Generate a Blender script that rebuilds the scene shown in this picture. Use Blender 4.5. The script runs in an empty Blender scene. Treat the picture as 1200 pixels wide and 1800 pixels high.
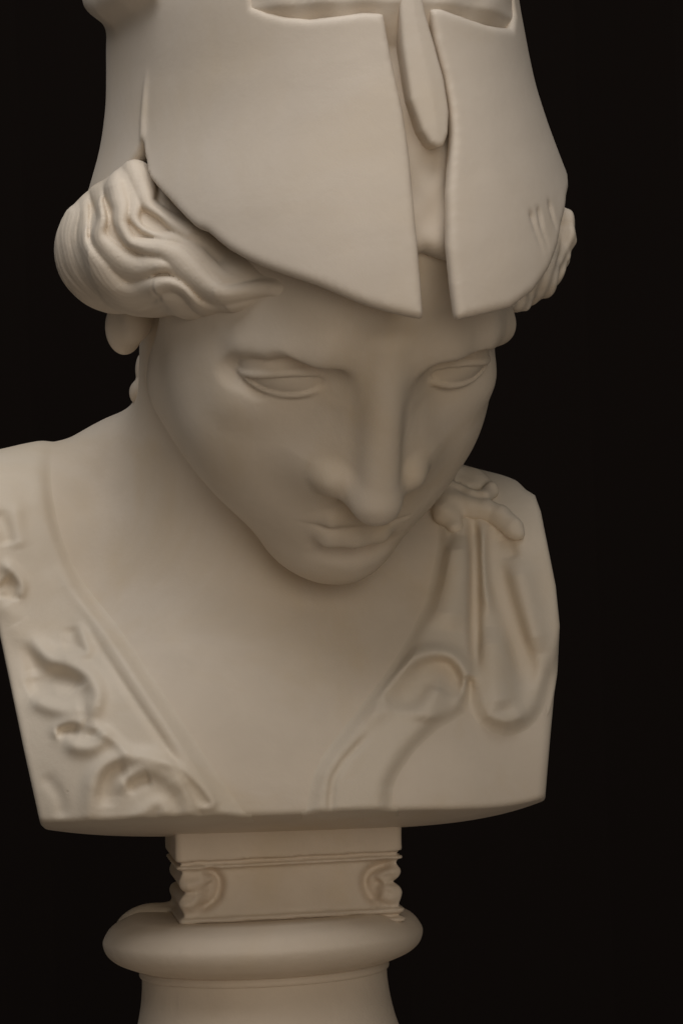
import bpy, math
import numpy as np
from mathutils import Matrix

S = 0.03                       # metres per model unit (100 photo pixels at the bust's plane)
D = 65.0                       # camera distance in model units
ROLL = math.radians(2.4)       # the camera was held slightly askew
QUAL = 0.8                     # mesh fineness
F = np.float32

sc = bpy.context.scene
# ------------------------------------------------------------------ camera
cam = bpy.data.objects.new('camera', bpy.data.cameras.new('camera'))
sc.collection.objects.link(cam)
cr, sr = math.cos(ROLL), math.sin(ROLL)
cam.matrix_world = Matrix(((cr, sr, 0, 0), (0, 0, -1, -D * S), (-sr, cr, 0, 0), (0, 0, 0, 1)))
cam.data.sensor_fit = 'VERTICAL'
cam.data.sensor_height = 36.0
cam.data.lens = 36.0 * D / 18.0
cam.data.clip_start, cam.data.clip_end = 0.05, 60
sc.camera = cam

# ------------------------------------------------------------------ light
world = bpy.data.worlds.new('World'); sc.world = world; world.use_nodes = True
bg = world.node_tree.nodes['Background']
bg.inputs[0].default_value = (1.0, 0.93, 0.86, 1); bg.inputs[1].default_value = 0.07

def area(name, loc, target, size, power, col):
    l = bpy.data.lights.new(name, 'AREA'); l.shape = 'RECTANGLE'; l.size, l.size_y = size
    l.energy = power; l.color = col
    o = bpy.data.objects.new(name, l); sc.collection.objects.link(o)
    from mathutils import Vector
    o.location = loc
    o.rotation_euler = (Vector(target) - Vector(loc)).to_track_quat('-Z', 'Y').to_euler()
    return o
area('overhead_softbox', (-0.20, -0.62, 1.75), (0, 0.0, 0.0), (2.0, 1.5), 24, (1.0, 0.985, 0.98))
area('front_fill', (0.45, -2.3, 0.36), (0, 0, -0.12), (1.4, 1.2), 10.5, (1.0, 0.89, 0.75))
area('low_warm_fill', (0.0, -1.9, -1.0), (0, 0, 0.15), (2.6, 1.4), 2.4, (1.0, 0.64, 0.34))
sc.view_settings.view_transform = 'Standard'
sc.view_settings.look = 'None'
sc.view_settings.exposure = 0.0
sc.view_settings.gamma = 1.0

# ------------------------------------------------------------------ materials
def plaster(name, base=(0.735, 0.645, 0.535), stain=(0.665, 0.545, 0.385), rough=0.58, stain_amt=0.8, bump=0.45):
    m = bpy.data.materials.new(name); m.use_nodes = True
    nt = m.node_tree; N = nt.nodes; L = nt.links
    b = N['Principled BSDF']
    tc = N.new('ShaderNodeTexCoord')
    def noise(scale, det, rg=0.55, dist=0.0):
        n = N.new('ShaderNodeTexNoise'); n.inputs['Scale'].default_value = scale
        n.inputs['Detail'].default_value = det; n.inputs['Roughness'].default_value = rg
        n.inputs['Distortion'].default_value = dist
        L.new(tc.outputs['Object'], n.inputs['Vector']); return n
    def ramp(src, a, c, va=0.0, vc=1.0):
        r = N.new('ShaderNodeMapRange'); r.inputs[1].default_value = a; r.inputs[2].default_value = c
        r.inputs[3].default_value = va; r.inputs[4].default_value = vc
        L.new(src, r.inputs[0]); return r.outputs[0]
    def mix(fac, c1, c2, mode='MIX'):
        x = N.new('ShaderNodeMix'); x.data_type = 'RGBA'; x.blend_type = mode
        if isinstance(fac, float): x.inputs[0].default_value = fac
        else: L.new(fac, x.inputs[0])
        for k, c in ((6, c1), (7, c2)):
            if isinstance(c, tuple): x.inputs[k].default_value = (*c, 1)
            else: L.new(c, x.inputs[k])
        return x.outputs[2]
    n1 = noise(9, 6, 0.6, 0.6); n2 = noise(38, 5, 0.6, 0.3); n3 = noise(420, 3)
    f1 = ramp(n1.outputs[0], 0.50, 0.68, 0.0, stain_amt)
    c = mix(f1, base, stain)
    f2 = ramp(n2.outputs[0], 0.30, 0.72, 0.0, 0.6)
    c = mix(f2, c, tuple(v * 0.90 for v in base))
    pale = ramp(n2.outputs[0], 0.62, 0.80, 0.0, 0.25)
    c = mix(pale, c, tuple(min(1, v * 1.09) for v in base))
    # tiny dark specks (dust in pinholes)
    vo = N.new('ShaderNodeTexVoronoi'); vo.inputs['Scale'].default_value = 55; vo.feature = 'F1'
    L.new(tc.outputs['Object'], vo.inputs['Vector'])
    sp = ramp(vo.outputs['Distance'], 0.0, 0.075, 1.0, 0.0)
    gate = ramp(n2.outputs[0], 0.62, 0.68, 0.0, 0.55)
    mul = N.new('ShaderNodeMath'); mul.operation = 'MULTIPLY'
    L.new(sp, mul.inputs[0]); L.new(gate, mul.inputs[1])
    c = mix(mul.outputs[0], c, (0.25, 0.19, 0.12))
    L.new(c, b.inputs['Base Color'])
    rr = ramp(n2.outputs[0], 0.3, 0.7, rough - 0.08, rough + 0.08); L.new(rr, b.inputs['Roughness'])
    b.inputs['Specular IOR Level'].default_value = 0.35
    # fine relief: pinholes, brush marks, faint unevenness
    add = N.new('ShaderNodeMath'); add.operation = 'MULTIPLY_ADD'
    L.new(n3.outputs[0], add.inputs[0]); add.inputs[1].default_value = 0.10; L.new(n2.outputs[0], add.inputs[2])
    sub = N.new('ShaderNodeMath'); sub.operation = 'SUBTRACT'
    L.new(add.outputs[0], sub.inputs[0]); L.new(mul.outputs[0], sub.inputs[1])
    bp = N.new('ShaderNodeBump'); bp.inputs['Strength'].default_value = bump; bp.inputs['Distance'].default_value = 0.0012
    L.new(sub.outputs[0], bp.inputs['Height']); L.new(bp.outputs[0], b.inputs['Normal'])
    return m
M_SKIN = plaster('plaster')
M_HELM = plaster('plaster_helmet', bump=0.28, base=(0.735, 0.65, 0.55), stain_amt=0.35)
M_AEG = plaster('plaster_aegis', base=(0.74, 0.655, 0.54), stain_amt=0.7, bump=0.5)
M_BASE = plaster('plaster_base', base=(0.71, 0.61, 0.495), stain_amt=0.8, bump=0.7)
mb = bpy.data.materials.new('black_backdrop'); mb.use_nodes = True
_n = mb.node_tree.nodes; _b = _n['Principled BSDF']
_no = _n.new('ShaderNodeTexNoise'); _no.inputs['Scale'].default_value = 3
_cr = _n.new('ShaderNodeValToRGB'); _cr.color_ramp.elements[0].color = (0.013, 0.0100, 0.0088, 1); _cr.color_ramp.elements[1].color = (0.016, 0.0122, 0.0106, 1)
mb.node_tree.links.new(_no.outputs[0], _cr.inputs[0]); mb.node_tree.links.new(_cr.outputs[0], _b.inputs['Base Color'])
_b.inputs['Roughness'].default_value = 1.0; _b.inputs['Specular IOR Level'].default_value = 0.0

# ------------------------------------------------------------------ signed-distance sculpting tools
def A(*v): return np.array(v, F)
def length(v): return np.sqrt(np.einsum('ij,ij->i', v, v))
def smin(a, b, k):
    h = np.maximum(k - np.abs(a - b), 0) / F(k)
    return np.minimum(a, b) - h * h * F(k * 0.25)
def smax(a, b, k): return -smin(-a, -b, k)
def sph(p, c, r): return length(p - A(*c)) - F(r)
def ell(p, c, r, rot=None):
    q = p - A(*c)
    if rot is not None: q = q @ rot
    r = A(*r)
    k0 = length(q / r); k1 = length(q / (r * r))
    return k0 * (k0 - 1) / np.maximum(k1, 1e-6)
def cone(p, a, b, r1, r2):
    a, b = A(*a), A(*b)
    ab = b - a; pa = p - a
    t = np.clip(pa @ ab / max(float(ab @ ab), 1e-9), 0, 1)
    return length(pa - t[:, None] * ab) - (F(r1) + t * F(r2 - r1))
def tube(p, pts, k=None):
    """pts: list of (x,y,z,r)"""
    d = None
    for i in range(len(pts) - 1):
        e = cone(p, pts[i][:3], pts[i + 1][:3], pts[i][3], pts[i + 1][3])
        d = e if d is None else (np.minimum(d, e) if k is None else smin(d, e, k))
    return d
def near(p, d, c, R, fn):
    """apply fn(points, d) only inside the ball (c,R)"""
    q = p - A(*c)
    i = np.nonzero(np.einsum('ij,ij->i', q, q) < R * R)[0]
    if len(i): d[i] = fn(p[i], d[i])
    return d
def rotx(a):
    c, s = math.cos(a), math.sin(a); return np.array([[1, 0, 0], [0, c, -s], [0, s, c]], F)
def roty(a):
    c, s = math.cos(a), math.sin(a); return np.array([[c, 0, s], [0, 1, 0], [-s, 0, c]], F)
def rotz(a):
    c, s = math.cos(a), math.sin(a); return np.array([[c, -s, 0], [s, c, 0], [0, 0, 1]], F)
def box(p, c, h, r=0.0):
    q = np.abs(p - A(*c)) - (A(*h) - F(r))
    return length(np.maximum(q, 0)) + np.minimum(q.max(1), 0) - F(r)

RR = roty(ROLL)     # model axes (along the photo's edges) -> upright world axes
# photo pixel <-> model
def proj(p):
    k = D / (D + p[:, 1])
    return np.stack([p[:, 0] * k * 100 + 600, 900 - p[:, 2] * k * 100], 1)
def at(u, v, y):
    k = (D + y) / D
    return ((u - 600) / 100 * k, y, (900 - v) / 100 * k)
def catmull(P, n=6, closed=False):
    P = np.asarray(P, float); m = len(P); out = []
    rng = range(m if closed else m - 1)
    for i in rng:
        p1, p2 = P[i], P[(i + 1) % m]
        p0 = P[(i - 1) % m] if (closed or i > 0) else 2 * p1 - p2
        p3 = P[(i + 2) % m] if (closed or i + 2 < m) else 2 * p2 - p1
        for t in np.arange(n) / n:
            out.append(0.5 * ((2 * p1) + (-p0 + p2) * t + (2 * p0 - 5 * p1 + 4 * p2 - p3) * t * t + (-p0 + 3 * p1 - 3 * p2 + p3) * t ** 3))
    if not closed: out.append(P[-1])
    return np.array(out)
def polysdf(Q, poly):
    """signed distance to a closed polygon (negative inside)"""
    poly = np.asarray(poly, F); Q = Q.astype(F)
    d = np.full(len(Q), 1e9, F); s = np.ones(len(Q), bool)
    n = len(poly)
    for i in range(n):
        a, b = poly[i], poly[(i + 1) % n]
        e = b - a; w = Q - a
        t = np.clip(w @ e / max(float(e @ e), 1e-9), 0, 1)
        x = w - t[:, None] * e
        d = np.minimum(d, np.einsum('ij,ij->i', x, x))
        c = (a[1] <= Q[:, 1]) != (b[1] <= Q[:, 1])
        with np.errstate(divide='ignore', invalid='ignore'):
            xi = a[0] + (Q[:, 1] - a[1]) / (b[1] - a[1] if b[1] != a[1] else 1e-9) * e[0]
        s ^= c & (Q[:, 0] < xi)
    return np.where(s, 1, -1) * np.sqrt(d)
def linedist(Q, line):
    """distance, signed side and parameter of an open polyline; line (M,2)"""
    line = np.asarray(line, F); Q = Q.astype(F)
    best = np.full(len(Q), 1e9, F); side = np.zeros(len(Q), F); par = np.zeros(len(Q), F)
    n = len(line) - 1
    for i in range(n):
        a, b = line[i], line[i + 1]
        e = b - a; w = Q - a
        t = np.clip(w @ e / max(float(e @ e), 1e-9), 0, 1)
        x = w - t[:, None] * e
        d = np.einsum('ij,ij->i', x, x)
        m = d < best
        best[m] = d[m]; par[m] = (i + t[m]) / n
        side[m] = np.sign(e[0] * w[m, 1] - e[1] * w[m, 0])
    return np.sqrt(best), side, par
def hit(f, u, v, y0=-9.0, y1=9.0):
    """depth where the photo ray (u,v) meets the surface f"""
    y = y0
    for _ in range(200):
        d = float(f(np.array([at(u, v, y)], F))[0])
        if d < 0.004: return y
        y += max(d * 0.8, 0.004)
        if y > y1: return y1
    return y

from concurrent.futures import ThreadPoolExecutor
POOL = ThreadPoolExecutor(4)
def par(f, P, n=30000):
    if len(P) <= n: return f(P)
    return np.concatenate(list(POOL.map(f, [P[i:i + n] for i in range(0, len(P), n)])))
def meshsdf(f0, lo, hi, h, newton=2, lip=1.5):
    f = lambda P: par(f0, P)
    h = h / QUAL
    B = 8
    lo = np.array(lo, float); hi = np.array(hi, float)
    nb = np.ceil((hi - lo) / (h * B)).astype(int)
    n = nb * B + 1
    cx = [lo[i] + (np.arange(nb[i]) + 0.5) * h * B for i in range(3)]
    C = np.stack(np.meshgrid(*cx, indexing='ij'), -1).reshape(-1, 3).astype(F)
    fc = f(C).reshape(nb)
    R = h * B * 0.5 * math.sqrt(3)
    keep = np.argwhere(np.abs(fc) < R * lip)
    # volume filled with the block's sign, then the kept blocks evaluated
    V = np.repeat(np.repeat(np.repeat(np.where(fc < 0, F(-1), F(1)), B, 0), B, 1), B, 2)
    V = np.pad(V, ((0, 1),) * 3, mode='edge')
    g = np.stack(np.meshgrid(*[np.arange(B + 1)] * 3, indexing='ij'), -1).reshape(-1, 3)
    CH = 600
    for s in range(0, len(keep), CH):
        kb = keep[s:s + CH]
        idx = (kb[:, None, :] * B + g[None]).reshape(-1, 3)
        val = f((lo + idx * h).astype(F))
        V[idx[:, 0], idx[:, 1], idx[:, 2]] = val
    ins = V < 0
    # surface nets
    a = ins[:-1, :-1, :-1].astype(np.int8)
    cnt = np.zeros(tuple(n - 1), np.int8)
    for dx in (0, 1):
        for dy in (0, 1):
            for dz in (0, 1):
                cnt += ins[dx:n[0] - 1 + dx, dy:n[1] - 1 + dy, dz:n[2] - 1 + dz]
    act = (cnt > 0) & (cnt < 8)
    cells = np.argwhere(act)
    ids = np.full(tuple(n - 1), -1, np.int32)
    ids[act] = np.arange(len(cells))
    i, j, k = cells.T
    cv = np.stack([V[i + x, j + y, k + z] for x in (0, 1) for y in (0, 1) for z in (0, 1)], 1).reshape(-1, 2, 2, 2)
    acc = np.zeros((len(cells), 3)); num = np.zeros(len(cells))
    for ax in range(3):
        for o1 in (0, 1):
            for o2 in (0, 1):
                sl0 = [o1, o2]; sl0.insert(ax, 0); sl1 = [o1, o2]; sl1.insert(ax, 1)
                v0 = cv[:, sl0[0], sl0[1], sl0[2]]; v1 = cv[:, sl1[0], sl1[1], sl1[2]]
                m = (v0 < 0) != (v1 < 0)
                t = np.where(m, v0 / np.where(m, v0 - v1, 1), 0)
                pt = np.tile(np.array(sl0, float), (len(cells), 1)); pt[:, ax] = t
                acc += pt * m[:, None]; num += m
    P = lo + (cells + acc / num[:, None]) * h
    gx = (cv[:, 1] - cv[:, 0]).mean((1, 2)); gy = (cv[:, :, 1] - cv[:, :, 0]).mean((1, 2)); gz = (cv[:, :, :, 1] - cv[:, :, :, 0]).mean((1, 2))
    G = np.stack([gx, gy, gz], 1) / h
    gl = np.maximum(np.sqrt((G * G).sum(1)), 0.3)
    for _ in range(newton):
        d = f(P.astype(F))
        P -= np.clip(d / gl, -h * 0.6, h * 0.6)[:, None] * G / gl[:, None]
    faces = []
    for ax in range(3):
        o = [x for x in range(3) if x != ax]
        s0 = [slice(None)] * 3; s1 = [slice(None)] * 3
        s0[ax] = slice(0, -1); s1[ax] = slice(1, None)
        A0, A1 = ins[tuple(s0)], ins[tuple(s1)]
        E = np.argwhere(A0 != A1)
        ok = (E[:, o[0]] > 0) & (E[:, o[1]] > 0) & (E[:, o[0]] < n[o[0]] - 1) & (E[:, o[1]] < n[o[1]] - 1)
        E = E[ok]
        flip = ins[E[:, 0], E[:, 1], E[:, 2]]
        def cid(d1, d2):
            q = E.copy(); q[:, o[0]] -= d1; q[:, o[1]] -= d2
            return ids[q[:, 0], q[:, 1], q[:, 2]]
        q = np.stack([cid(1, 1), cid(0, 1), cid(0, 0), cid(1, 0)], 1)
        if ax == 1: flip = ~flip
        q[~flip] = q[~flip][:, ::-1]
        faces.append(q)
    Fc = np.concatenate(faces)
    Fc = Fc[(Fc >= 0).all(1)]
    return P, Fc
def vnormals(P, Fc):
    a = P[Fc[:, 2]] - P[Fc[:, 0]]; b = P[Fc[:, 3]] - P[Fc[:, 1]]
    fn = np.cross(a, b)
    N = np.zeros_like(P)
    for c in range(4):
        for x in range(3): N[:, x] += np.bincount(Fc[:, c], fn[:, x], len(P))
    return N / np.maximum(np.sqrt((N * N).sum(1)), 1e-12)[:, None]
def relax(P, Fc, it=2, w=0.5):
    for _ in range(it):
        acc = np.zeros_like(P); num = np.zeros(len(P))
        for c in range(4):
            for d in (1, 3):
                o = Fc[:, (c + d) % 4]
                for x in range(3): acc[:, x] += np.bincount(Fc[:, c], P[o, x], len(P))
                num += np.bincount(Fc[:, c], None, len(P))
        P = P * (1 - w) + w * acc / np.maximum(num, 1)[:, None]
    return P

def toworld(P): return (P @ RR.T.astype(float)) * S
def add_mesh(name, P, Fc, mat, parent):
    W = toworld(P)
    me = bpy.data.meshes.new(name)
    me.vertices.add(len(W)); me.vertices.foreach_set('co', W.astype(F).ravel())
    nf = len(Fc); w = Fc.shape[1]
    me.loops.add(nf * w); me.loops.foreach_set('vertex_index', Fc.astype(np.int32).ravel())
    me.polygons.add(nf); me.polygons.foreach_set('loop_start', np.arange(0, nf * w, w, dtype=np.int32))
    try: me.polygons.foreach_set('loop_total', np.full(nf, w, np.int32))
    except Exception: pass
    me.polygons.foreach_set('use_smooth', np.ones(nf, bool))
    me.update(calc_edges=True); me.validate()
    me.materials.append(mat)
    o = bpy.data.objects.new(name, me); sc.collection.objects.link(o)
    if parent is not None:
        o.parent = parent
        o.matrix_parent_inverse = parent.matrix_world.inverted() if parent.type == 'EMPTY' else Matrix.Identity(4)
    return o
def build(name, f, lo, hi, h, mat, parent, disp=None, relaxit=0, lip=1.5):
    P, Fc = meshsdf(f, lo, hi, h, lip=lip)
    if relaxit: P = relax(P, Fc, relaxit)
    if disp is not None:
        N = vnormals(P, Fc)
        P = P + N * disp(P, N)[:, None]
    return add_mesh(name, P, Fc, mat, parent)

# ------------------------------------------------------------------ the head (local centimetres, face to -y, eyes at z=0)
HS = 0.40
HP = A(-0.21, -2.0, 4.35)
HR = (roty(math.radians(-4)) @ rotz(math.radians(17)) @ rotx(math.radians(42))).astype(F)
def hl(p): return ((p - HP) @ HR) / F(HS)
def hw(q): return tuple((HR @ (np.array(q, float) * HS) + HP))

EYE = (3.22, -6.25, -0.52)
EW, EU, EL = 1.75, 0.46, 0.46
RU = (EW * EW + EU * EU) / (2 * EU); RL = (EW * EW + EL * EL) / (2 * EL)
EROT = rotz(math.radians(20))
def face_cm(q):
    qb = q.copy(); qb[:, 0] += F(0.28)
    qs = qb.copy(); qs[:, 0] = np.sqrt(qb[:, 0] ** 2 + F(0.01))
    d = ell(q, (0, 1.0, 3.5), (7.5, 9.0, 8.5))
    d = smin(d, ell(qb, (0, -1.7, -2.4), (7.1, 6.6, 8.0)), 2.0)
    d = smin(d, ell(q, (0, -2.9, 2.7), (6.7, 5.75, 4.8)), 1.6)              # forehead
    d = smin(d, ell(qs, (3.5, -4.3, -4.3), (2.7, 2.8, 3.4)), 2.2)         # cheek
    d = smin(d, cone(qs, (5.0, -0.2, -6.4), (1.3, -5.9, -9.6), 1.7, 1.75), 2.4)   # jaw
    d = smin(d, ell(q, (-.1, -6.9, -10.05), (2.0, 2.0, 1.8)), 1.8)          # chin
    d = smin(d, ell(qs, (2.9, -5.5, -5.4), (2.15, 2.25, 2.8)), 2.2)         # fullness beside the mouth
    d = smin(d, ell(q, (-.1, -6.4, -6.9), (3.5, 2.7, 2.8)), 2.0)           # mouth mound
    def front(p, d):
        ps = p.copy(); ps[:, 0] = np.sqrt(p[:, 0] ** 2 + F(0.01))
        # brow ridge and socket
        d = smin(d, tube(ps, [(0.3, -8.1, .8, .8), (2.6, -7.95, 1.4, .8), (4.2, -7.25, 1.35, .75), (5.65, -6.1, .6, .65)], .6), 1.3)
        d = smax(d, -tube(ps, [(1.62, -9.22, -0.42, .82), (2.5, -9.0, -0.1, 1.02), (3.4, -8.7, -0.05, 1.0)], .4), 0.5)
        d = smax(d, -tube(ps, [(2.5, -8.95, 0.02, 1.06), (4.0, -8.35, -0.06, 1.1), (5.1, -7.4, -0.72, .97), (6.0, -6.45, -0.95, .70), (6.7, -5.6, -1.15, .4)], .5), 0.11)
        d = smin(d, ell(ps, (3.3, -5.6, -2.3), (2.6, 1.75, 1.2)), 1.1)
        # nose
        p0 = p.copy(); p0[:, 0] += F(.18)
        pn = p0.copy(); pn[:, 0] = np.sqrt(p0[:, 0] ** 2 + F(0.01))
        d = smin(d, cone(pn, (.65, -7.9, -0.9), (1.3, -8.1, -3.85), .80, 1.55), 1.8)
        d = smin(d, cone(pn, (.32, -8.25, 0.3), (.6, -9.3, -4.0), .62, .88), 0.8)
        d = smin(d, cone(p0, (0, -8.45, 1.7), (0, -10.65, -4.55), .76, .92), 0.6)
        d = smin(d, ell(p0, (0, -10.55, -4.7), (.98, .98, .86)), 0.5)
        d = smin(d, cone(pn, (.2, -10.2, -4.45), (1.5, -9.15, -4.3), .85, .72), 0.5)
        d = smin(d, ell(pn, (1.72, -9.25, -4.1), (.74, 1.05, .76)), 0.42)
        d = smax(d, -ell(pn, (.8, -9.8, -5.6), (.36, .8, .42)), 0.2)
        # lips
        d = smax(d, -cone(p, (0, -10.0, -5.9), (0, -10.1, -6.4), .24, .30), 0.6)
        pl = p.copy(); pl[:, 0] = np.sqrt((p[:, 0] + F(.22)) ** 2 + F(0.01))
        up = tube(pl, [(.25, -9.12, -6.62, .48), (1.1, -8.97, -6.80, .44), (2.5, -8.15, -7.05, .14)], .3)
        d = smin(d, up, 0.30)
        lo = tube(pl, [(.0, -9.02, -7.78, .72), (1.0, -8.86, -7.78, .62), (2.3, -8.1, -7.36, .18)], .3)
        d = smin(d, lo, 0.24)
        d = smax(d, -tube(pl, [(.0, -9.72, -7.26, .15), (.7, -9.62, -7.16, .15), (1.5, -9.15, -7.22, .11), (2.45, -8.75, -7.24, .03)]), 0.12)
        d = smax(d, -ell(p, (0, -9.15, -8.85), (1.7, .75, .40)), 0.7)
        # eyes
        ex = (ps - A(*EYE)) @ EROT
        zz = ex[:, 2] + ex[:, 0] * F(0.21)
        al = np.maximum(np.sqrt(ex[:, 0] ** 2 + (zz + F(RU - EU)) ** 2) - F(RU), np.sqrt(ex[:, 0] ** 2 + (zz - F(RL - EL)) ** 2) - F(RL))
        lid = smax(ell(ex, (0, 0, 0), (2.45, 1.76, 1.60)), -al, 0.13)
        lid = smax(lid, al - F(0.34), 0.18)
        d = smin(d, lid, 0.12)
        d = smin(d, ell(ex, (0, 0, 0), (2.28, 1.60, 1.45)), 0.05)
        return d
    near(q, d, (0, -8.5, -4), 10.5, front)
    return d
def head(p):
    d = face_cm(hl(p)) * F(HS)
    return smax(d, helm_outer(p) + F(0.80), 0.3)

# ------------------------------------------------------------------ helmet surface: an oval bowl that flares to its lower edge
HY = math.radians(16.5)
HM = rotz(HY)
_z = [2.5, 4.0, 5.0, 5.5, 6.4, 7.3, 8.5, 10.0, 11.5, 12.6]
_a = [4.35, 4.28, 4.12, 3.95, 3.62, 3.42, 3.32, 3.2, 2.6, 1.2]
_b = [7.15, 7.02, 6.84, 6.72, 6.52, 6.33, 6.15, 5.7, 4.6, 2.2]
_c = [-0.20, -0.24, -0.28, -0.30, -0.36, -0.46, -0.58, -0.6, -0.6, -0.6]
def _smooth(tab, n=200):
    zz = np.linspace(_z[0], _z[-1], n); v = np.interp(zz, _z, tab)
    k = np.hanning(31); k /= k.sum()
    return zz, np.convolve(np.pad(v, 15, mode='edge'), k, 'valid')
ZA, TA = _smooth(_a); _, TB = _smooth(_b); _, TC = _smooth(_c)
def helm_local(p):
    z = p[:, 2]
    q = p.copy(); q[:, 0] -= np.interp(z, ZA, TC).astype(F); q[:, 1] -= F(0.3)
    q = q @ HM
    a = np.interp(z, ZA, TA).astype(F) * np.where(q[:, 0] < 0, F(1.055), F(1))
    b = np.interp(z, ZA, TB).astype(F) * np.where(q[:, 1] > 0, F(.76), F(1))
    return q, a, b
def helm_outer(p):
    q, a, b = helm_local(p)
    k0 = np.sqrt((q[:, 0] / a) ** 2 + (q[:, 1] / b) ** 2)
    k1 = np.sqrt((q[:, 0] / (a * a)) ** 2 + (q[:, 1] / (b * b)) ** 2)
    d = k0 * (k0 - 1) / np.maximum(k1, 1e-5)
    return smax(d * F(0.96), p[:, 2] - F(12.4), 1.5)
def helm_uv(p):
    """unrolled helmet surface: arc position and height"""
    q, a, b = helm_local(p)
    th = np.arctan2(q[:, 0] / a, -q[:, 1] / b)
    return np.stack([th * F(4.6), p[:, 2]], 1)
def on_helm(pts):
    P = np.array([at(u, v, hit(helm_outer, u, v)) for u, v in pts], F)
    return helm_uv(P)

# ------------------------------------------------------------------ neck and chest
def chest0(p):
    d = ell(p, (-1.25, 2.0, -5.2), (4.9, 3.9, 5.4))
    d = smin(d, ell(p, (-3.2, 0.9, -5.2), (2.4, 2.5, 2.6)), 1.8)        # breast
    d = smin(d, ell(p, (1.0, 0.9, -5.2), (2.4, 2.5, 2.6)), 1.8)
    d = smin(d, cone(p, (-1.3, 2.2, -0.9), (-6.6, 2.6, -1.0), 1.6, 1.85), 1.4)    # shoulders
    d = smin(d, cone(p, (-1.3, 2.2, -1.0), (3.0, 2.6, -1.75), 1.6, 1.8), 1.6)
    d = smin(d, tube(p, [(-2.6, 2.3, 1.0, .78), (-4.0, 2.45, 0.85, .8), (-5.3, 2.6, 0.25, .8), (-6.6, 2.6, -0.55, .8)], .4), 0.9)       # trapezius
    d = smin(d, cone(p, (0.2, 2.3, 1.0), (2.9, 2.6, -0.55), 0.65, .6), 1.2)
    d = smin(d, cone(p, (-6.2, 2.4, -1.5), (-5.9, 1.6, -4.6), 1.8, 1.9), 1.2)
    d = smin(d, cone(p, (3.0, 2.4, -1.8), (3.2, 1.6, -4.6), 1.8, 1.9), 1.2)
    return d
def neck(p):
    d = cone(p, (-1.6, 1.9, -2.0), (-1.48, 1.5, 4.2), 2.15, 2.12)
    return d
SIL_R = [(805, 798), (850, 812), (905, 845), (922, 862), (938, 872), (948, 900), (960, 960), (974, 1030), (981, 1100), (977, 1180), (966, 1300), (958, 1396)]
SIL_L = [(72, 1442), (45, 1320), (20, 1200), (0, 1105), (-20, 1000), (-30, 900), (-30, 830)]
def cuts(p):
    """the sawn edges of the bust: both arms and the underside"""
    Q = proj(p)
    k = F(0.01)
    d = None
    poly = np.array([(-40, 300), (800, 300)] + SIL_R + [(958, 1700), (160, 1700)] + SIL_L)
    e = polysdf(Q, poly) * k
    # underside sloping down to the back
    w = p @ RR.T
    x = w[:, 0] + F(.8)
    zb = F(-5.68) + F(.046) * (w[:, 1] - F(1.5)) ** 2 + np.where(x > 0, F(.00125), F(.0005)) * x ** 4
    b = (zb - w[:, 2]) * F(.9)
    return e, b
EDGE_L = [(96, 740), (84, 790), (80, 827), (84, 877), (101, 953), (139, 1030), (199, 1105), (253, 1186), (321, 1287), (380, 1376), (424, 1438)]
POLY_AL = np.concatenate([catmull(EDGE_L, 2), [(450, 1520), (-120, 1520), (-120, 640), (110, 640)]])
EDGE_R = [(722, 800), (738, 840), (760, 888), (779, 932), (773, 988), (750, 1076), (702, 1164), (660, 1222), (594, 1308), (561, 1360), (548, 1424)]
OUT_R = [(680, 1424), (681, 1382), (700, 1344), (724, 1312), (764, 1274), (810, 1246), (826, 1200), (832, 1235), (846, 1266), (885, 1284), (922, 1274), (945, 1244), (962, 1190), (1000, 1120)]
POLY_AR = np.concatenate([catmull(EDGE_R, 2), [(546, 1520), (679, 1520)], catmull(OUT_R, 2), [(1100, 1100), (1100, 640), (722, 640)]])
def body_sdf(p):
    d = np.full(len(p), 50, F)
    i = np.nonzero(p[:, 2] < 4.6)[0]
    if len(i):
        q = p[i]
        c = chest0(q)
        c = smin(c, neck(q), 0.9)
        j = np.nonzero((np.abs(c) < .8) & (q[:, 2] < 1.6))[0]
        if len(j):
            Q = proj(q[j])
            r = np.minimum(polysdf(Q, POLY_AL), polysdf(Q, POLY_AR)) * F(.01)
            c[j] += F(.42) * np.clip((-r - F(.10)) / F(.12), 0, 1)
        e, b = cuts(q)
        c = smax(c, e, 0.16)
        c = smax(c, b, 0.07)
        d[i] = smax(c, q[:, 1] - F(3.2), 0.2)
    i = np.nonzero(p[:, 2] > -3.2)[0]
    if len(i):
        d[i] = smin(d[i], head(p[i]), 0.35)
    return d

bust = bpy.data.objects.new('plaster_bust', None); sc.collection.objects.link(bust)
bust['label'] = 'off-white plaster bust of a helmeted woman looking down, on a moulded round base'
bust['category'] = 'bust'
bust.location = toworld(np.array([[-1.4, 1.2, -9.0]]))[0]
bpy.context.view_layer.update()

body = build('body', body_sdf, (-6.9, -6.4, -6.6), (4.4, 3.6, 8.6), 0.035, M_SKIN, bust)

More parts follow.
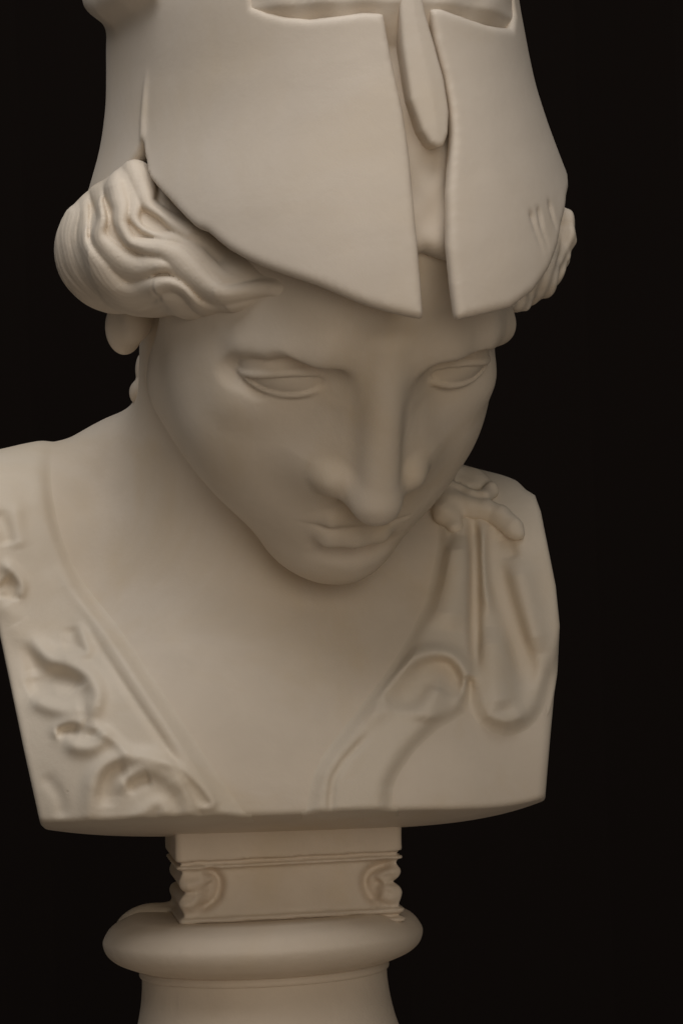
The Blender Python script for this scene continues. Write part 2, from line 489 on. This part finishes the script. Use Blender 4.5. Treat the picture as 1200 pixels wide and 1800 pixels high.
# ------------------------------------------------------------------ helmet
LOW_L = [(150, 352), (190, 328), (215, 305), (238, 272), (250, 250), (255, 285), (262, 312), (290, 346), (338, 397), (362, 408), (400, 438), (460, 468), (560, 502), (650, 538), (735, 559), (747, 556)]
SLIT_L = [(745, 540), (733, 396), (721, 267), (710, 196), (690, 104), (676, 22)]
EYE_L = [(640, 20), (600, 26), (545, 32), (500, 28), (468, 20), (445, 10), (430, -20)]
SLIT_R = [(758, 14), (768, 75), (784, 133), (794, 190), (797, 235), (793, 285), (789, 340), (789, 433), (796, 500), (803, 552)]
LOW_R = [(806, 562), (850, 553), (900, 541), (940, 512), (968, 473), (984, 430), (990, 395)]
EYE_R = [(905, 20), (900, 48), (880, 46), (858, 42), (830, 33), (800, 22), (775, 13)]
uvL = np.concatenate([on_helm(LOW_L[:5]), on_helm(catmull(LOW_L[4:], 3)[1:]), on_helm(SLIT_L), on_helm(EYE_L)])
l0 = uvL[0]
gapL = on_helm([(430, -20)])[0]
polyL = np.concatenate([[(-18, l0[1] - 0.3), (l0[0] - 2, l0[1] - 0.25)], uvL[:-1], [(gapL[0], 9.6), (gapL[0], 14), (-18, 14)]])
uvR = np.concatenate([on_helm(EYE_R), on_helm(SLIT_R), on_helm(LOW_R)])
r1 = uvR[-1]
polyR = np.concatenate([[(18, 14), (uvR[0][0], 14), (uvR[0][0], 9.6)], uvR, [(r1[0] + .6, r1[1] + 0.5), (r1[0] + 1.5, r1[1] + 0.9), (18, r1[1] + 0.9)]])
polyTop = np.array([(-18, 10.1), (18, 10.1), (18, 14), (-18, 14)], float)
uvF = on_helm([(275, -10), (240, 14), (205, 36), (178, 62), (166, 100)])
polyFlap = np.concatenate([uvF, [(uvF[-1][0] - 1.0, uvF[-1][1] - 0.05), (-10, uvF[-1][1] + .2), (-10, 11), (uvF[0][0] + .2, 11)]])
uvRidge = on_helm([(258, 120), (255, 160), (252, 210), (251, 250), (256, 300), (275, 332), (310, 372), (345, 402)])
uvDent = [on_helm(l) for l in ([(934, 378), (940, 400), (952, 438)], [(947, 372), (952, 400), (962, 430)], [(966, 360), (972, 385), (978, 402)])]
def uneven(p, a):
    x, y, z = p[:, 0], p[:, 1], p[:, 2]
    return (a * (np.sin(x * 1.9 + z * 1.3 + 1) * np.sin(z * 2.3 - x * .7 + y) + .5 * np.sin(x * 4.7 - z * 3.9 + y * 2) * np.sin(z * 5.3 + x * 2.2))).astype(F)
def helm_sdf(p):
    o = helm_outer(p)
    d = np.full(len(p), 1.0, F)
    i = np.nonzero(np.abs(o) < 1.3)[0]
    d[:] = np.where(np.abs(o) > 1.0, np.abs(o) - F(0.5), d)
    if len(i):
        uv = helm_uv(p[i]); oi = o[i]
        reg = np.minimum(np.minimum(polysdf(uv, polyL), polysdf(uv, polyR)), polysdf(uv, polyTop))
        # ridge over the notch where the hair comes out
        dist, side, t = linedist(uv, uvRidge)
        ridge = np.exp(-(dist / 0.075) ** 2) * F(0.05) * np.clip(t * 5, 0, 1) * np.clip((1 - t) * 4, 0, 1)
        dent = np.zeros(len(i), F)
        for l in uvDent:
            dd, _, t = linedist(uv, l)
            dent += np.exp(-(dd / 0.05) ** 2) * F(0.05) * np.clip(1.2 - t, 0, 1)
        sh = oi - ridge + dent + uneven(p[i], .003)
        sh = smax(sh, -(oi + F(0.34)), 0.06)
        e = smax(sh, reg, 0.15)
        fl = smax(smax(oi - F(0.46), -(oi + F(0.2)), 0.06), polysdf(uv, polyFlap), 0.5)
        d[i] = smin(e, fl, 0.35)
    return d
helmet = build('helmet', helm_sdf, (-5.2, -7.2, 2.4), (4.6, 5.6, 12.8), 0.044, M_HELM, bust, relaxit=1)

TONGUE = [(700, -60), (703, 0), (710, 83), (724, 175), (744, 230), (758, 252), (770, 259), (781, 256), (789, 236), (791, 196), (782, 137), (766, 79), (750, 25), (745, 0), (742, -60)]
uvT = on_helm(TONGUE)
def nose_guard_sdf(p):
    o = helm_outer(p)
    uv = helm_uv(p)
    r = polysdf(uv, uvT)
    crown = np.clip(-r, 0, 0.35) * F(0.12)
    return smax(smax(o + F(0.02) - crown, -(o + F(0.75)), 0.1), r, 0.09)
build('nose_guard', nose_guard_sdf, (0.4, -7.3, 5.4), (2.4, -4.0, 10.2), 0.03, M_HELM, helmet)

LIN = on_helm([(400, -60), (400, 70), (600, 90), (660, 330), (700, 452), (735, 447), (765, 438), (790, 446), (830, 456), (850, 330), (870, 90), (890, 70), (895, -60)])
LIN[-2:, 0] += 1.0
LIN[0, 1] = LIN[-1, 1] = 10.6; LIN[0, 0] -= .3
def lining_sdf(p):
    o = helm_outer(p); uv = helm_uv(p)
    r = polysdf(uv, LIN)
    bump = (np.sin(p[:, 0] * 9 + 1.3) * np.sin(p[:, 2] * 7) * 0.025).astype(F)
    # the filling bulges a little towards its lower edge
    dep = F(.46) - F(.43) * np.clip((p[:, 2] - F(7.5)) / F(.7), 0, 1)
    d = smax(o + dep + bump, -(o + F(1.1)), 0.1)
    return smax(d, r, 0.32)
build('lining', lining_sdf, (-2.9, -7.3, 3.9), (4.0, 1.6, 10.9), 0.04, M_HELM, helmet)

# ------------------------------------------------------------------ hair
ZO = lambda L: np.array([(60 + x * .41667, 250 + y * .41667) for x, y in L])
STR = [(ZO(l), w, h) for l, w, h in (
    ([(440, 100), (458, 190), (480, 262), (550, 305), (640, 360), (720, 410), (800, 490)], 19, .22),
    ([(400, 170), (425, 250), (418, 320), (455, 372), (530, 395), (600, 405), (660, 445), (720, 515), (800, 580), (900, 605)], 14, .15),
    ([(345, 185), (372, 270), (362, 345), (400, 420), (460, 440), (540, 445), (600, 475), (655, 540), (715, 600), (790, 640), (880, 635), (980, 618), (1060, 628)], 19, .22),
    ([(305, 195), (325, 290), (315, 370), (352, 432), (385, 450)], 10, .20),
    ([(268, 220), (288, 310), (278, 390), (310, 455), (360, 515), (430, 535), (500, 512), (570, 520), (630, 575), (690, 630)], 18, .19),
    ([(225, 255), (240, 340), (236, 410), (280, 485), (330, 560), (390, 585), (450, 575), (520, 560)], 13, .16),
    ([(205, 290), (205, 380), (212, 440), (255, 520), (300, 600), (355, 650), (420, 655), (485, 620), (555, 600), (620, 625), (690, 685), (780, 712), (880, 690), (980, 655)], 20, .21),
    ([(172, 310), (162, 400), (176, 470), (220, 550), (270, 630), (330, 695), (400, 712), (470, 700), (540, 665), (600, 670), (650, 705)], 14, .16),
    ([(140, 330), (126, 420), (146, 500), (195, 580), (250, 655), (315, 725), (400, 748), (480, 748), (560, 735)], 15, .18),
    ([(108, 365), (96, 440), (118, 520), (168, 595), (230, 665), (295, 735), (380, 770)], 13, .15),
    ([(82, 410), (82, 470), (104, 535), (150, 605), (205, 668)], 11, .13))]
STR = [(l, w * 1.3, h * .95) for n, (l, w, h) in enumerate(STR) if n not in (3, 5)]
STR = [(np.concatenate([[l[0] - (l[1] - l[0]) / np.hypot(*(l[1] - l[0])) * 50], l]), w, h) for l, w, h in STR]
STR = [(catmull(l, 4), w, h) for l, w, h in STR]
HB = [(600, 524, -5.3, .12), (560, 514, -5.15, .20), (500, 508, -4.75, .30), (430, 500, -4.2, .50), (350, 480, -3.4, .78), (270, 440, -2.35, 1.12), (205, 440, -1.2, 1.05), (145, 444, .2, .55)]
HBP = [(*at(u, v, y), r) for u, v, y, r in HB]
def hair_relief(p):
    Q = proj(p); h = np.zeros(len(p), F)
    wv = (np.sin(Q[:, 0] * .05 + Q[:, 1] * .021) * 2.2 + np.sin(Q[:, 1] * .083 - Q[:, 0] * .03) * 1.6).astype(F)
    for n, (l, w, amp) in enumerate(STR):
        lo, hi = l.min(0) - 34, l.max(0) + 34
        i = np.nonzero((Q > lo).all(1) & (Q < hi).all(1))[0]
        if not len(i): continue
        d, side, t = linedist(Q[i], l)
        sd = d * side + wv[i]
        tap = np.clip(t * 14, 0, 1) * np.clip((1 - t) * 4, 0, 1)
        wt = F(w) * (F(.8) + F(.35) * np.sin(t * 9 + n))
        x = np.clip(1 - (np.abs(sd) / wt) ** 2, 0, 1)
        g = np.abs(np.mod(sd / F(6.5) + n * .37 + t * 1.5, 1) - F(.5)) * 2       # fine strands inside the lock
        v = F(amp) * tap * (x ** F(.6)) - F(0.013) * (g ** 3) * np.sqrt(x) * tap
        h[i] = np.maximum(h[i], v)
    return h
def hair_base(p):
    return smin(tube(p, HBP, 0.5), cone(p, at(238, 335, -2.3), at(180, 390, -0.3), .55, .5), .4)
def hair_sdf(p):
    d = hair_base(p)
    i = np.nonzero(np.abs(d) < 0.5)[0]
    if len(i):
        q = p[i] + A(0, .05, 0)
        fc = np.clip((d[i] - hair_base(q)) / F(.05) * 2.0 - F(.25), .1, 1)
        d[i] = d[i] + F(0.11) - F(.02) - (hair_relief(p[i]) - F(.02)) * fc
    return d
hair = build('hair', hair_sdf, (-5.6, -5.6, 2.9), (0.2, 1.4, 6.8), 0.028, M_SKIN, bust, relaxit=1, lip=2.6)
build('ear_lobe', lambda p: smin(ell(p, at(219, 574, .35), (.34, .38, .50)), ell(p, at(240, 560, .0), (.3, .4, .4)), .2), (-4.6, -.8, 2.3), (-3.0, 1.2, 4.2), 0.04, M_SKIN, bust)
build('hair_end', lambda p: smin(ell(p, at(243, 690, 1.8), (.16, .25, .22)), ell(p, at(250, 650, 1.9), (.12, .25, .3)), .1), (-4.3, 1.3, 1.4), (-3.2, 2.8, 3.0), 0.03, M_SKIN, hair)
# hair roll showing past the edge of the far cheek guard
CUR = [[(972, 362, -.3, .12), (990, 390, -.5, .20), (998, 424, -.7, .17), (990, 452, -.9, .13)],
       [(988, 446, -.9, .12), (973, 480, -1.2, .20), (952, 503, -1.6, .19), (930, 517, -2.0, .12)],
       [(940, 514, -1.9, .12), (914, 532, -2.3, .17), (888, 543, -2.8, .10)]]
CURP = [[(*at(u - 4, v - 3, y), r) for u, v, y, r in c] for c in CUR]
def hair2_sdf(p):
    d = None
    for c in CURP:
        e = tube(p, c, .12)
        d = e if d is None else smin(d, e, .03)
    d = smin(d, tube(p, [(*at(880, 505, -2.9), .22), (*at(925, 480, -1.6), .5), (*at(945, 430, -.3), .55), (*at(930, 400, 1.0), .6)], .2), .08)
    d = smin(d, tube(p, [(*at(850, 462, -2.2), .5), (*at(880, 435, -.8), .9), (*at(870, 410, .8), 1.0)], .3), .1)
    w = np.sin((p[:, 0] * 1.0 - p[:, 2] * .55 + p[:, 1] * .3) * 26 + 2 * np.sin(p[:, 2] * 5)).astype(F)
    w2 = np.sin((p[:, 0] * .8 + p[:, 2] * .9) * 9 + 1).astype(F)
    return d - F(0.016) * w - F(.02) * w2
build('hair', hair2_sdf, (1.6, -3.8, 2.7), (4.6, 2.0, 6.4), 0.03, M_SKIN, bust)

# ------------------------------------------------------------------ aegis: the cloth over both shoulders with its rolled folds
def skin(p): return smin(chest0(p), neck(p), 0.9)
def strokes(p, LS, gain=1.0):
    Q = proj(p); h = np.zeros(len(p), F)
    for l, w, amp in LS:
        m = w * 2.6
        i = np.nonzero((Q > l.min(0) - m).all(1) & (Q < l.max(0) + m).all(1))[0]
        if not len(i): continue
        d, side, t = linedist(Q[i], l)
        fade = np.clip(t * 5 + .15, 0, 1) * np.clip((1 - t) * 5 + .15, 0, 1)
        h[i] += F(amp * gain) * np.exp(-(d / F(w)) ** 2) * fade
    return h
def ST(pts, w, amp): return (catmull(pts, 4).astype(F), w * 1.2, amp)
ST_L = [
    ST([(150, 1100), (237, 1232), (300, 1325), (345, 1412), (362, 1490)], 6, -0.045),
    ST([(110, 1000), (170, 1090), (230, 1180), (300, 1290), (360, 1385), (420, 1490)], 12, 0.05),
    ST([(-5, 1045), (22, 1082), (50, 1126), (85, 1156), (127, 1170), (156, 1190), (170, 1218), (164, 1252), (158, 1272)], 14, 0.17),
    ST([(48, 1214), (72, 1202), (98, 1192), (128, 1200), (140, 1215)], 15, -0.17),
    ST([(138, 1092), (146, 1122), (153, 1146), (128, 1150), (96, 1148)], 9, 0.09),
    ST([(126, 1100), (128, 1130), (110, 1138)], 12, -0.05),
    ST([(55, 1226), (85, 1242), (120, 1250), (150, 1244)], 12, 0.10),
    ST([(98, 1290), (118, 1284), (140, 1286)], 8, -0.10),
    ST([(96, 1302), (104, 1278), (130, 1268), (150, 1276)], 9, 0.08),
    ST([(112, 1300), (138, 1313), (165, 1312), (180, 1298), (172, 1284)], 12, 0.13),
    ST([(150, 1268), (185, 1288), (212, 1312), (230, 1334)], 8, 0.08),
    ST([(154, 1490), (160, 1392), (176, 1352), (215, 1332), (265, 1334), (305, 1350), (326, 1388), (342, 1490)], 13, 0.14),
    ST([(190, 1420), (190, 1382), (202, 1358), (225, 1350)], 13, -0.12),
    ST([(210, 1400), (222, 1370), (258, 1354), (296, 1368), (312, 1400)], 12, 0.10),
    ST([(222, 1388), (246, 1374), (266, 1368)], 10, -0.12),
    ST([(225, 1470), (255, 1425), (285, 1415), (300, 1470)], 12, 0.08),
    ST([(268, 1338), (310, 1346), (345, 1372), (375, 1412), (352, 1420), (335, 1395)], 6, 0.05),
    ST([(2, 985), (26, 1008), (38, 1030), (28, 1056)], 9, 0.10),
    ST([(4, 1020), (18, 1035), (16, 1055)], 13, -0.15),
    ST([(12, 1066), (45, 1120), (60, 1160), (66, 1190)], 13, -0.14),
    ST([(-10, 900), (10, 930), (16, 960)], 12, -0.08),
    ST([(30, 880), (28, 930), (36, 965)], 12, 0.05),
    ST([(40, 820), (52, 890), (75, 960), (110, 1030)], 20, -0.04),
    ST([(76, 1360), (105, 1400), (110, 1440)], 10, -0.04)]
ST_R = [
    ST([(830, 915), (833, 960), (834, 1020), (834, 1100), (836, 1172)], 8, -0.26),
    ST([(846, 918), (849, 970), (853, 1030), (862, 1080)], 9, 0.10),
    ST([(864, 925), (870, 990), (884, 1050), (902, 1105), (920, 1165), (922, 1215)], 15, -0.22),
    ST([(800, 940), (800, 1020), (790, 1110)], 24, 0.16),
    ST([(908, 985), (926, 1060), (948, 1150)], 18, 0.12),
    ST([(866, 1100), (872, 1190), (880, 1250)], 22, 0.14),
    ST([(850, 1245), (885, 1266), (925, 1250)], 16, 0.06),
    ST([(660, 1232), (668, 1205), (690, 1180), (728, 1156), (765, 1148), (796, 1156), (815, 1182), (819, 1212), (806, 1246)], 12, 0.17),
    ST([(678, 1236), (710, 1226), (735, 1202), (755, 1180), (780, 1176), (800, 1200), (804, 1226)], 17, -0.20),
    ST([(748, 1272), (758, 1232), (768, 1206)], 18, 0.09),
    ST([(580, 1480), (583, 1382), (600, 1344), (622, 1318), (650, 1288)], 6, -0.06),
    ST([(640, 1270), (680, 1246), (720, 1250), (745, 1262)], 12, 0.05),
    ST([(775, 890), (786, 925), (790, 970)], 10, -0.06),
    ST([(884, 940), (892, 962), (898, 985)], 11, -0.16)]
def aegis(poly, LS, t0, gain):
    def f(p):
        d = skin(p)
        i = np.nonzero(np.abs(d) < 1.1)[0]
        m = np.abs(d) >= 1.1
        if len(i):
            q = p[i]; Q = proj(q)
            r = polysdf(Q, poly) * F(0.01)
            inner = np.clip(-r / F(0.15), 0, 1)
            tt = F(t0) * np.clip((Q[:, 1] - F(735)) / F(150), .15, 1)
            x = d[i] - tt - np.tanh(strokes(q, LS, gain) / F(.36)) * F(.36) * inner
            x = smax(x, -(d[i] + F(0.50)), 0.05)
            x = smax(x, r, 0.26)
            x = smax(smin(x, d[i] + F(.006), .15), r - F(.22), .02)
            x = smax(x, -(d[i] + F(.50)), .02)
            e, b = cuts(q)
            x = smax(x, e - F(0.02), 0.10)
            x = smax(x, b - F(0.015), 0.07)
            x = smax(x, q[:, 1] - F(2.9), 0.2)
            d[i] = x
        return np.where(m, np.abs(d) - F(0.5), d)
    return f
ag1 = build('aegis', aegis(POLY_AL, ST_L, 0.16, 1.05), (-6.9, -2.4, -6.3), (-1.4, 3.2, 1.4), 0.032, M_AEG, bust, lip=2.6)
ag2 = build('aegis', aegis(POLY_AR, ST_R, 0.17, 1.25), (-0.9, -2.4, -6.2), (4.4, 3.2, 1.4), 0.032, M_AEG, bust, lip=2.6)

# knotted snake on the shoulder
def onskin(pts, lift):
    return [(*at(u, v, hit(skin, u, v) - 0.12 - lift), r) for u, v, r in pts]
K1 = onskin([(782, 852, .12), (790, 826, .12), (818, 812, .13), (845, 820, .13), (861, 840, .13), (862, 862, .14), (848, 876, .14), (826, 874, .13), (806, 862, .12), (784, 856, .12)], .30)
K2 = onskin([(786, 862, .17), (800, 884, .20), (826, 892, .19), (855, 897, .19), (880, 908, .19), (898, 926, .17)], .20)
K3 = onskin([(778, 868, .22), (786, 900, .24), (800, 925, .15)], .10)
K4 = onskin([(890, 920, .16), (904, 931, .155), (908, 937, .13)], .20)
PIT = onskin([(893, 950, .1)], .32)[0]
BOWL = onskin([(826, 842, .1)], .20)[0]
def snake_sdf(p):
    d = tube(p, K1, .05)
    d = smin(d, smax(skin(p) - F(.24), sph(p, BOWL[:3], .34), .1), .1)
    d = smin(d, tube(p, K2, .08), .06)
    d = smin(d, tube(p, K3, .1), .12)
    d = smin(d, tube(p, K4, .1), .08)
    w = (np.sin(p[:, 0] * 13 + p[:, 2] * 7) * np.sin(p[:, 2] * 15 - p[:, 0] * 5)).astype(F)
    return d - F(0.012) * w
build('snake', snake_sdf, (1.4, -2.2, -1.2), (3.4, 2.6, 1.2), 0.026, M_AEG, ag2)

# ------------------------------------------------------------------ socle and round base (upright frame)
UP = RR.astype(F)
def up(p): return p @ UP.T
BC = up(np.array([at(461.5, 1645, 1.2)], F))[0]      # centre of the torus
SY = rotz(math.radians(6.5))
SC = up(np.array([at(498, 1548, 1.2)], F))[0]
# (z above the socle's middle, how far the face stands proud)
SPZ = [-1.3, -.82, -.80, -.62, -.60, -.545, -.53, -.46, -.44, -.38, -.30, .30, .36, .40, .42, .46, .48, .545, .56, .9, 1.3]
SPO = [.05, .05, .08, .08, -.03, -.03, .06, .06, -.03, -.05, -.05, -.05, -.05, -.02, .06, .06, -.03, -.03, .06, .07, .07]
SCR = [ST([(352, 1532), (372, 1532), (386, 1548), (382, 1575), (362, 1592), (340, 1596)], 7, -0.15),
       ST([(364, 1550), (372, 1562), (360, 1580)], 9, -0.10),
       ST([(330, 1528), (350, 1528), (356, 1548), (335, 1556), (318, 1552)], 7, 0.05),
       ST([(318, 1566), (345, 1572), (340, 1592), (318, 1590)], 8, 0.06),
       ST([(694, 1520), (672, 1521), (648, 1532), (641, 1552), (650, 1576), (672, 1588)], 7, -0.14),
       ST([(668, 1545), (658, 1560), (668, 1578)], 9, -0.10),
       ST([(700, 1530), (678, 1532), (668, 1546), (690, 1552)], 7, 0.05),
       ST([(700, 1562), (678, 1560), (672, 1578), (700, 1582)], 8, 0.07)]
def socle_sdf(p):
    w = up(p) - A(*SC)
    q = w @ SY
    o = np.interp(q[:, 2], SPZ, SPO).astype(F)
    side = np.abs(q[:, 0]) > 1.55
    notch = (np.exp(-(q[:, 2] / 0.05) ** 2) * -0.10 + np.exp(-((np.abs(q[:, 2]) - .19) / .13) ** 2) * .075).astype(F) * np.clip((np.abs(q[:, 0]) - 1.5) / .3, 0, 1)
    h = np.abs(q[:, :2] - A(0, 0)) - (A(1.93, 1.35) - F(.06))
    d2 = np.sqrt(np.maximum(h, 0)[:, 0] ** 2 + np.maximum(h, 0)[:, 1] ** 2) + np.minimum(h.max(1), 0) - F(.06)
    d = d2 - o - notch
    i = np.nonzero((np.abs(d) < .4) & (q[:, 1] < -1.0))[0]
    if len(i): d[i] -= strokes(p[i], SCR, 1.35)
    n = (np.sin(q[:, 0] * 5.1 + 2) * np.sin(q[:, 2] * 9 + q[:, 0] * 2) * 0.008).astype(F)
    d = smax(d * F(.8) + n, np.maximum(q[:, 2] - F(1.25), -q[:, 2] - F(1.0)), .05)
    rb = up(p) - A(*BC)
    d = smax(d, smin(np.sqrt(rb[:, 0] ** 2 + rb[:, 1] ** 2) - F(2.55), -q[:, 2] - F(.70), .05), .06)
    return smin(d, ell(p, at(276, 1645, 2.2), (.80, .6, .60)), .25)
socle = build('socle', socle_sdf, (-4.6, -1.4, -8.4), (1.7, 3.4, -4.9), 0.03, M_BASE, bust)

def lathe(name, prof, c, mat, parent, seg=160, wob=0.0):
    prof = catmull(prof, 6); n = len(prof)
    th = np.arange(seg) * 2 * math.pi / seg
    r = prof[:, 0][:, None] * (1 + wob * np.sin(3 * th + 1)[None] + wob * .6 * np.sin(7 * th)[None])
    W = np.stack([c[0] + r * np.cos(th), c[1] + r * np.sin(th), np.repeat(prof[:, 1][:, None], seg, 1) + c[2]], -1).reshape(-1, 3)
    P = W @ RR.astype(float)
    i = np.arange(n - 1)[:, None] * seg; j = np.arange(seg)[None]; j2 = (j + 1) % seg
    Fc = np.stack([i + j, i + j2, i + seg + j2, i + seg + j], -1).reshape(-1, 4)
    return add_mesh(name, P, Fc, mat, parent)
lathe('torus_ring', [(r_, z_ * .92 + .02) for r_, z_ in [(0.05, .40), (1.6, .44), (2.25, .46), (2.48, .40), (2.70, .27), (2.83, .08), (2.86, -.06), (2.80, -.24), (2.66, -.38), (2.46, -.48), (2.30, -.54), (2.22, -.56), (2.0, -.57), (1.0, -.58)]], BC, M_BASE, bust, wob=.002)
lathe('base', [(1.0, -.44), (2.10, -.46), (2.22, -.50), (2.23, -.56), (2.235, -.60), (2.22, -.635), (2.19, -.65), (2.19, -.72), (2.20, -.90), (2.24, -1.2), (2.32, -1.55), (2.45, -1.9), (2.7, -2.3), (3.1, -2.6), (3.35, -2.72), (3.35, -3.1), (0.05, -3.1)], BC, M_BASE, bust, wob=.002)

# ------------------------------------------------------------------ black cloth hung behind, black stand below (its top is just out of the frame)
def plain(name, W, faces):
    me = bpy.data.meshes.new(name); me.from_pydata([tuple(w) for w in W], [], faces); me.update()
    me.materials.append(mb)
    o = bpy.data.objects.new(name, me); sc.collection.objects.link(o); o['kind'] = 'structure'
    return o
cols = np.linspace(-3, 3, 121)
wav = 0.03 * np.sin(cols * 7) + 0.02 * np.sin(cols * 17 + 1)
W = [(x, 1.7 + w, z) for z in (-2.2, 2.2) for x, w in zip(cols, wav)]
bd = plain('backdrop', W, [(i, i + 1, i + 122, i + 121) for i in range(120)])
zf = (BC[2] - 3.1) * S; cx, cy = BC[0] * S, BC[1] * S; hw_ = 0.13
W = [(cx + a * h, cy + b * h, z) for z, h in ((zf - 1.2, hw_), (zf - .008, hw_), (zf, hw_ - .008)) for a, b in ((-1, -1), (1, -1), (1, 1), (-1, 1))]
plain('stand', W, [(0, 3, 2, 1), (8, 9, 10, 11)] + [(l * 4 + i, l * 4 + (i + 1) % 4, l * 4 + 4 + (i + 1) % 4, l * 4 + 4 + i) for l in (0, 1) for i in range(4)])
